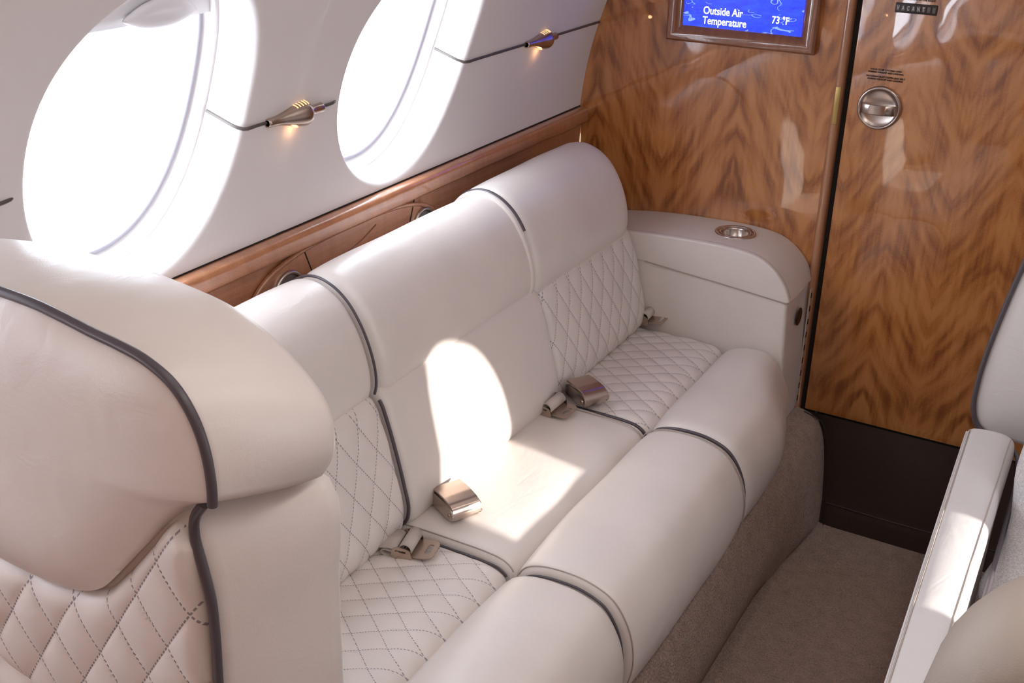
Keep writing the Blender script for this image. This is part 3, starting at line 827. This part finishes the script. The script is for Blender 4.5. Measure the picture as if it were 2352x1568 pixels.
buckle((-.812, -1.016, .4655), math.radians(-27), 'metal lift-flap buckle lying on the plain centre seat', math.radians(4))
buckle((-.801, -.573, .4685), math.radians(-30), 'metal lift-flap buckle lying on the far quilted seat', math.radians(3))
def tongue(loc, yaw, label, tilt=0, lift=math.radians(-18)):
    t = thing('seat_belt_tongue', label, 'seat belt', loc, 'seat belt tongues on the sofa'); t.matrix_basis = frame_of(loc, yaw, 0, tilt)
    plate = [(-.020, -.0225), (.022, -.0225), (.029, -.019), (.0325, -.0125), (.0325, .0125), (.029, .019), (.022, .0225), (-.020, .0225)]
    hole = rrect(.009, .022, .0035, 5, .0205, 0)
    rotm = Matrix.Rotation(math.radians(-4), 3, 'Y')
    v, f = extrude_poly_vf(plate, [hole], -.0010, .0010, lambda a, b, d: rotm @ Vector((a, b, d + .004))); o = mk('tongue_plate', v, f, 'bronze', t, smooth=False, local=True)
    # upright ears with slots, either side of the webbing bar
    for s in (-1, 1):
        ear = [(-.030, -.002), (-.0305, .012), (-.027, .0165), (-.012, .0185), (-.0035, .0165), (.0, .010), (.0, -.002)]
        ear = [tuple(p) for p in catmull(ear, 30, True)]
        sl = rrect(.017, .0035, .0016, 4, -.0165, .0115)
        v, f = extrude_poly_vf(ear, [sl], s * .0240 - .0009, s * .0240 + .0009, lambda a, b, d: (a, d, b)); mk('ear', v, f, 'bronze', t, smooth=False, local=True)
    # webbing wrapped over the bar, then folded back and forth towards the seat crease
    ang = np.linspace(-.35 * PI, 1.18 * PI, 26)
    mk('webbing_loop', *ribbon_vf([(-.010 + .0098 * math.cos(a), .014 + .0098 * math.sin(a)) for a in ang], .044), 'webbing', t, local=True)
    fold = catmull([(-.018, .006), (-.030, -.002), (-.046, -.002), (-.050, .003), (-.044, .0075), (-.030, .0065), (-.026, .0095), (-.032, .0125), (-.050, .0105), (-.070, .002), (-.090, -.006)], 70)
    mk('webbing', *ribbon_vf(fold, .045), 'webbing', t, local=True)
    return t
tongue((-.808, -1.134, .4535), math.radians(12), 'metal belt tongue lying at the corner of the near quilted seat', math.radians(4))
tongue((-.826, -.640, .4600), math.radians(-10), 'metal belt tongue at the border of centre seat and far quilted seat', math.radians(10))
tongue((-.840, -.172, .4665), math.radians(-2), 'metal belt tongue tucked in the corner by the armrest', math.radians(6))

# ------------------------------------------------------------------ near left club seat (faces the camera)
seatL = thing('club_seat', 'cream leather club seat with winged headrest, left foreground', 'seat', (-.75, -1.85, 0))
XC = -.752; YF, YK = -1.80, -1.688
Uf = [(-.5235, 1.000), (-.523, 1.027), (-.529, 1.057), (-.542, 1.081), (-.561, 1.096), (-.589, 1.1045), (-.631, 1.111), (-.676, 1.1185), (-.715, 1.121)]
Ub = [(-.516, .966), (-.505, .984), (-.502, 1.006), (-.506, 1.027), (-.514, 1.040), (-.534, 1.059), (-.567, 1.081), (-.601, 1.0945), (-.657, 1.1035), (-.704, 1.107)]
def mir(P): return P + [(2 * XC - x, z) for x, z in P[::-1]]
Df = [(-.556, .985), (-.580, .964), (-.610, .926), (-.640, .892), (-.664, .869), (-.690, .857), (-.720, .852)]
n_u, n_d = 90, 70
UF = catmull(mir(Uf), n_u); UB = catmull(mir(Ub), n_u)
DF_ = catmull([UF[0]] + Df + [(2 * XC - x, z) for x, z in Df[::-1]] + [UF[-1]], n_d)[1:-1]
DB = np.array([(UB[0][0] + (UB[-1][0] - UB[0][0]) * (i + 1) / (n_d - 1), .966) for i in range(n_d - 2)])
ringF = np.vstack([UF, DF_[::-1]]); ringB = np.vstack([UB, DB[::-1]])
nr = len(ringF); cen = np.array([XC, .985])
V = []
rows = 0
def addring(P, y):
    global rows
    for p in P: V.append((p[0], y if np.isscalar(y) else y[len(V) % nr], p[1]))
    rows += 1
for s in (.08, .3, .5, .66, .78, .87, .93, .97, 1.0):       # front panel, gently bulging toward the viewer
    addring(cen + (ringF - cen) * s, YF - .016 * (1 - s ** 7.0))
for t in (.06, .16, .3, .45, .6, .75, .87, .95, 1.0):
    P = ringF * (1 - t) + ringB * t
    d = P - cen; d /= np.linalg.norm(d, axis=1)[:, None]
    d[:, 1] = np.maximum(d[:, 1], -.15); addring(P + d * .006 * math.sin(PI * t) ** .8, YF + (YK - YF) * t)
for k in range(1, 5):
    s = 1 - .035 * k * k * .35; addring(cen + (ringB - cen) * s, YK + .016 * math.sin(k / 4 * PI / 2))
F = grid_faces(rows, nr, False, True) + [tuple(range(nr))[::-1], tuple(range((rows - 1) * nr, rows * nr))]
o = mk('headrest', V, F, 'leather', seatL); shade_auto(o, 70)
tube('piping', [(p[0], YF - .001, p[1]) for p in catmull([(-.524, .997)] + [tuple(q) for q in UF[2:-2:4]] + [(2 * XC + .524, .997)], 120)], .0040, 'piping', seatL, 10)
# lower backrest body
bf = [(-.552, .30), (-.552, .80), (-.549, .87), (-.551, .92), (-.559, .958), (-.575, .972)]
bb = [(-.520, .30), (-.522, .73), (-.520, .85), (-.514, .91), (-.516, .945), (-.530, .958)]
BF = resample(np.array(mir(bf)), 90); BB = resample(np.array(mir(bb)), 90)
V = []; rows = 0; nr = 90
c2 = np.array([XC, .65])
addring(c2 + (BF - c2) * .3, -1.788); addring(c2 + (BF - c2) * .9, -1.788); addring(BF, -1.785)
for t in (.1, .25, .5, .75, .9, 1): 
    P = BF * (1 - t) + BB * t; d = np.sign(P - c2); addring(P + np.stack([d[:, 0] * .004 * math.sin(PI * t), 0 * P[:, 1]], 1), -1.785 + .115 * t)
addring(c2 + (BB - c2) * .97, -1.660); addring(c2 + (BB - c2) * .9, -1.655)
F = grid_faces(rows, nr, False, True) + [tuple(range(nr))[::-1], tuple(range((rows - 1) * nr, rows * nr))]
mk('backrest', V, F, 'leather', seatL)
tube('piping', [(x, -1.789, z) for x, z in catmull([(-.545, .985), (-.556, .970), (-.559, .952), (-.554, .925), (-.549, .895), (-.549, .86), (-.552, .80), (-.553, .6)], 60)], .0042, 'piping', seatL, 10)
# quilted front panel under the headrest
DX = np.array([p[0] for p in DF_]); DZ = np.array([p[1] for p in DF_])
od = np.argsort(DX); DX, DZ = DX[od], DZ[od]
nx, nz = 150, 90; V = []; UV = []
for i in range(nx):
    x = -.556 - (XC * -2 - .556 * 2) * i / (nx - 1)
    zt_ = min(.962, float(np.interp(x, DX, DZ)) - .004); e = min(abs(x + .556), abs(x - (2 * XC + .556)))
    zt_ -= .02 * math.exp(-e / .012)
    zb_ = .70 + .115 * (abs(x - XC) / .2) ** 1.6
    for j in range(nz):
        v_ = j / (nz - 1); z = zb_ + (zt_ - zb_) * v_
        dd = min(zt_ - z, e * 1.4, (z - zb_) * 1.3)
        a, b = z / .083 + (x + .593) / .056, z / .083 - (x + .593) / .056
        a -= .922 / .083; b -= .922 / .083
        k = 1 - math.exp(-max(0, dd) / .007)
        y = -1.786 - .016 * k - quilt_h(a, b, .0045) * k
        V.append((x, y, z)); UV.append((a, b))
qp = mk('quilted_panel', V, grid_faces(nx, nz), 'quilt', seatL, uv=UV)
V = []
for i in range(40):
    x = -.556 - (XC * -2 - .556 * 2) * i / 39; e = min(abs(x + .556), abs(x - (2 * XC + .556)))
    ztop = .70 + .115 * (abs(x - XC) / .2) ** 1.6 - .001
    for j in range(24):
        z = .36 + (ztop - .36) * j / 23; dd = min(ztop - z, e); V.append((x, -1.786 - .018 * (1 - math.exp(-dd / .01)), z))
mk('lumbar_panel', V, grid_faces(40, 24), 'leather', seatL)
rbox('seat_cushion', (XC, -2.03, .40), (.42, .44, .13), 'leather', seatL, r=.05, seg=6)
rbox('base', (XC, -1.93, .165), (.36, .42, .33), 'liner_part', seatL, r=.03, seg=4)

# ------------------------------------------------------------------ right club seat with aisle armrest
seatR = thing('club_seat', 'pale leather club seat with sunlit aisle armrest, right edge', 'seat', (.14, -.75, 0))
# backrest: outline in xz, front at y=-.5
oL = [(-.075, 1.0), (-.098, .93), (-.113, .85), (-.123, .795), (-.137, .70), (-.1415, .64), (-.140, .60), (-.130, .572), (-.115, .562)]
XR = .135
full = oL + [(2 * XR - x, z) for x, z in oL[::-1]] + [(2 * XR - x, z) for x, z in [(-.04, 1.055), (.03, 1.085)]] + [(.03, 1.085), (-.04, 1.055)]
OP = catmull(full, 160, True); cen = np.array([XR, .8])
V = []; rows = 0; nr = 160
for s in (.1, .4, .65, .82, .92, .97, 1.0): addring(cen + (OP - cen) * s, -.512 - .022 * (1 - s ** 4) )
for t in (.15, .4, .7, 1): addring(cen + (OP - cen) * (1 + .018 * math.sin(PI * t / 2)), -.512 + .10 * t)
for s in (.98, .9, .5): addring(cen + (OP - cen) * s, -.40)
mk('backrest', V, grid_faces(rows, nr, False, True) + [tuple(range(nr))[::-1], tuple(range((rows - 1) * nr, rows * nr))], 'leather_grey', seatR)
pp = catmull([(.03, 1.083), (-.04, 1.053)] + oL[:-1] + [(-.118, .563), (-.09, .560)], 120)
tube('piping', [(x, -.515, z) for x, z in pp], .0042, 'piping', seatR, 10)
tube('seam', [(-.113, -.512, .845), (-.10, -.520, .838), (-.07, -.528, .836), (.1, -.537, .838)], .0012, 'seam', seatR, 6)
# aisle armrest
apf = [(-.1325, .45), (-.1325, .56), (-.1315, .588), (-.126, .597), (-.112, .6005), (-.085, .6015), (-.068, .598), (-.060, .590), (-.0575, .575), (-.060, .52), (-.063, .45), (-.064, .22), (-.1325, .22)]
AP = resample(np.vstack([catmull(apf[:11], 80), np.array(apf[11:])]), 140, True)
def awarp(q, y):
    t = (y + .60) / (-1.25 + .60)
    return np.array([q[0] + .018 * max(0, t) * ss(q[0], -.09, -.13) - .006 + .006 * t, q[1] + .004 * math.sin(t * 2.5)]), y
aw = sweep('armrest', AP, -1.36, -.565, .03, .024, 'leather_grey', seatR, .03, None, None, 0, warp=awarp)
def stitch_line(off_a, off_b, r=.0011):
    out = []
    for y in np.linspace(-1.34, -.59, 40):
        q, _ = awarp(np.array([off_a, off_b]), y); out.append((q[0], y, q[1]))
    return out
tube('seam', stitch_line(-.1262, .5975), .0011, 'seam', aw, 6)
tube('seam', stitch_line(-.1302, .593), .0014, 'leather_grey', aw, 6)
tube('seam', stitch_line(-.0665, .5975), .0010, 'seam', aw, 6)
tube('piping', catmull([(-.115, -.560, .566), (-.09, -.556, .57), (-.068, -.57, .572), (-.052, -.62, .570), (-.047, -.75, .545), (-.046, -.95, .52)], 40), .0036, 'piping', seatR, 8)
rbox('seat_cushion', (.165, -.83, .362), (.42, .60, .13), 'leather_grey', seatR, r=.045, seg=6)
rbox('base', (.14, -.80, .16), (.34, .46, .32), 'liner_part', seatR, r=.03, seg=4)

# grey pillow on that seat
V = []; nu, nv = 72, 26
ol = [(-.050, .435), (-.060, .447), (-.062, .462), (-.056, .486), (-.046, .512), (-.0435, .535), (-.043, .564), (-.046, .589), (-.051, .626), (-.049, .659), (-.040, .71), (-.01, .75), (.08, .765), (.18, .76), (.25, .75), (.275, .70), (.27, .58), (.275, .46), (.24, .43), (.1, .425)]
OL = catmull(ol, nu, True); cen = np.array([.11, .59])
rows = 0; nr = nu
prof_s = [(.02, 1), (.25, .97), (.5, .86), (.7, .68), (.85, .46), (.94, .28), (.985, .12), (1, 0)]
for s, h in prof_s: addring(cen + (OL - cen) * s, -.80 - .062 * h)
for s, h in prof_s[::-1][1:]: addring(cen + (OL - cen) * s, -.80 + .062 * h)
V = [(x, y + (z - .45) * .35, z) for x, y, z in V]
plw = mk('pillow', V, grid_faces(rows, nr, False, True) + [tuple(range(nr))[::-1], tuple(range((rows - 1) * nr, rows * nr))], 'heather')
tag(plw, 'grey heather pillow resting on the right club seat', 'pillow')

# ------------------------------------------------------------------ foreground seat back, bottom right corner
seatF = thing('club_seat', 'taupe seat back seen from behind in bottom right corner', 'seat', (.2, -1.6, 0))
oc = [(-.040, .30), (-.041, .80), (-.0405, .95), (-.0385, 1.01), (-.033, 1.040), (-.025, 1.060), (-.012, 1.0795), (.006, 1.094), (.05, 1.108), (.12, 1.112)]
XF = .205
OC = catmull(oc + [(2 * XF - x, z) for x, z in oc[::-1]], 120)
V = []; rows = 0; nr = 120; cen = np.array([XF, .75])
for s, y in ((.2, -1.80), (.8, -1.80), (.95, -1.797), (.985, -1.788), (1.0, -1.77), (1.004, -1.75), (1.0, -1.73), (.985, -1.715), (.95, -1.706), (.8, -1.70), (.2, -1.70)): addring(cen + (OC - cen) * s, y)
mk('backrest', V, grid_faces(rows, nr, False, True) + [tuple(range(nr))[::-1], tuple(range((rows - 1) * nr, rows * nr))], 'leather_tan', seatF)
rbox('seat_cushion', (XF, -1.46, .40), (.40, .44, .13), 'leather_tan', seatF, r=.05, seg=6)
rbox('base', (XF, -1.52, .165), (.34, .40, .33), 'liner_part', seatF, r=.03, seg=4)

# ------------------------------------------------------------------ light
w = bpy.data.worlds.new('sky'); S.world = w; w.use_nodes = True
bg = w.node_tree.nodes['Background']; bg.inputs[0].default_value = (.80, .88, 1.0, 1); bg.inputs[1].default_value = 5.0
sd = bpy.data.lights.new('sun', 'SUN'); sd.energy = 4.8; sd.angle = math.radians(.7); sd.color = (1, .95, .88)
so = bpy.data.objects.new('sun', sd); COL.objects.link(so)
so.rotation_euler = Vector((-1, .105, -.26)).to_track_quat('-Z', 'Y').to_euler()
for (x, sx, en) in ((SYM - .22, .10, .7), (SYM + .22, .10, 2.4)):  # unseen fill lights added below the ceiling to brighten the cabin
    ld = bpy.data.lights.new('ceiling_fill', 'AREA'); ld.shape = 'RECTANGLE'; ld.size = sx; ld.size_y = 1.9; ld.energy = en; ld.color = (1, .94, .88)
    lo = bpy.data.objects.new('ceiling_fill', ld); COL.objects.link(lo); lo.location = (x, -1.6, 1.565)
for yc, star in [(y, False) for y in PW] + [(y, True) for y in SW]:
    ld = bpy.data.lights.new('window_portal', 'AREA'); ld.shape = 'RECTANGLE'; ld.size = .40; ld.size_y = .44; ld.cycles.is_portal = True
    lo = bpy.data.objects.new('window_portal', ld); COL.objects.link(lo)
    p = Vector(wallpt(THC - (.2 if star else 0), yc, .11, star)); lo.location = p
    c = Vector((WC[0] if not star else 2 * SYM - WC[0], yc, WC[1])); lo.rotation_euler = (c - p).to_track_quat('-Z', 'Y').to_euler()

S.view_settings.view_transform = 'Standard'; S.view_settings.look = 'None'; S.view_settings.gamma = 1
S.view_settings.use_curve_mapping = False; S.view_settings.exposure = 1.0
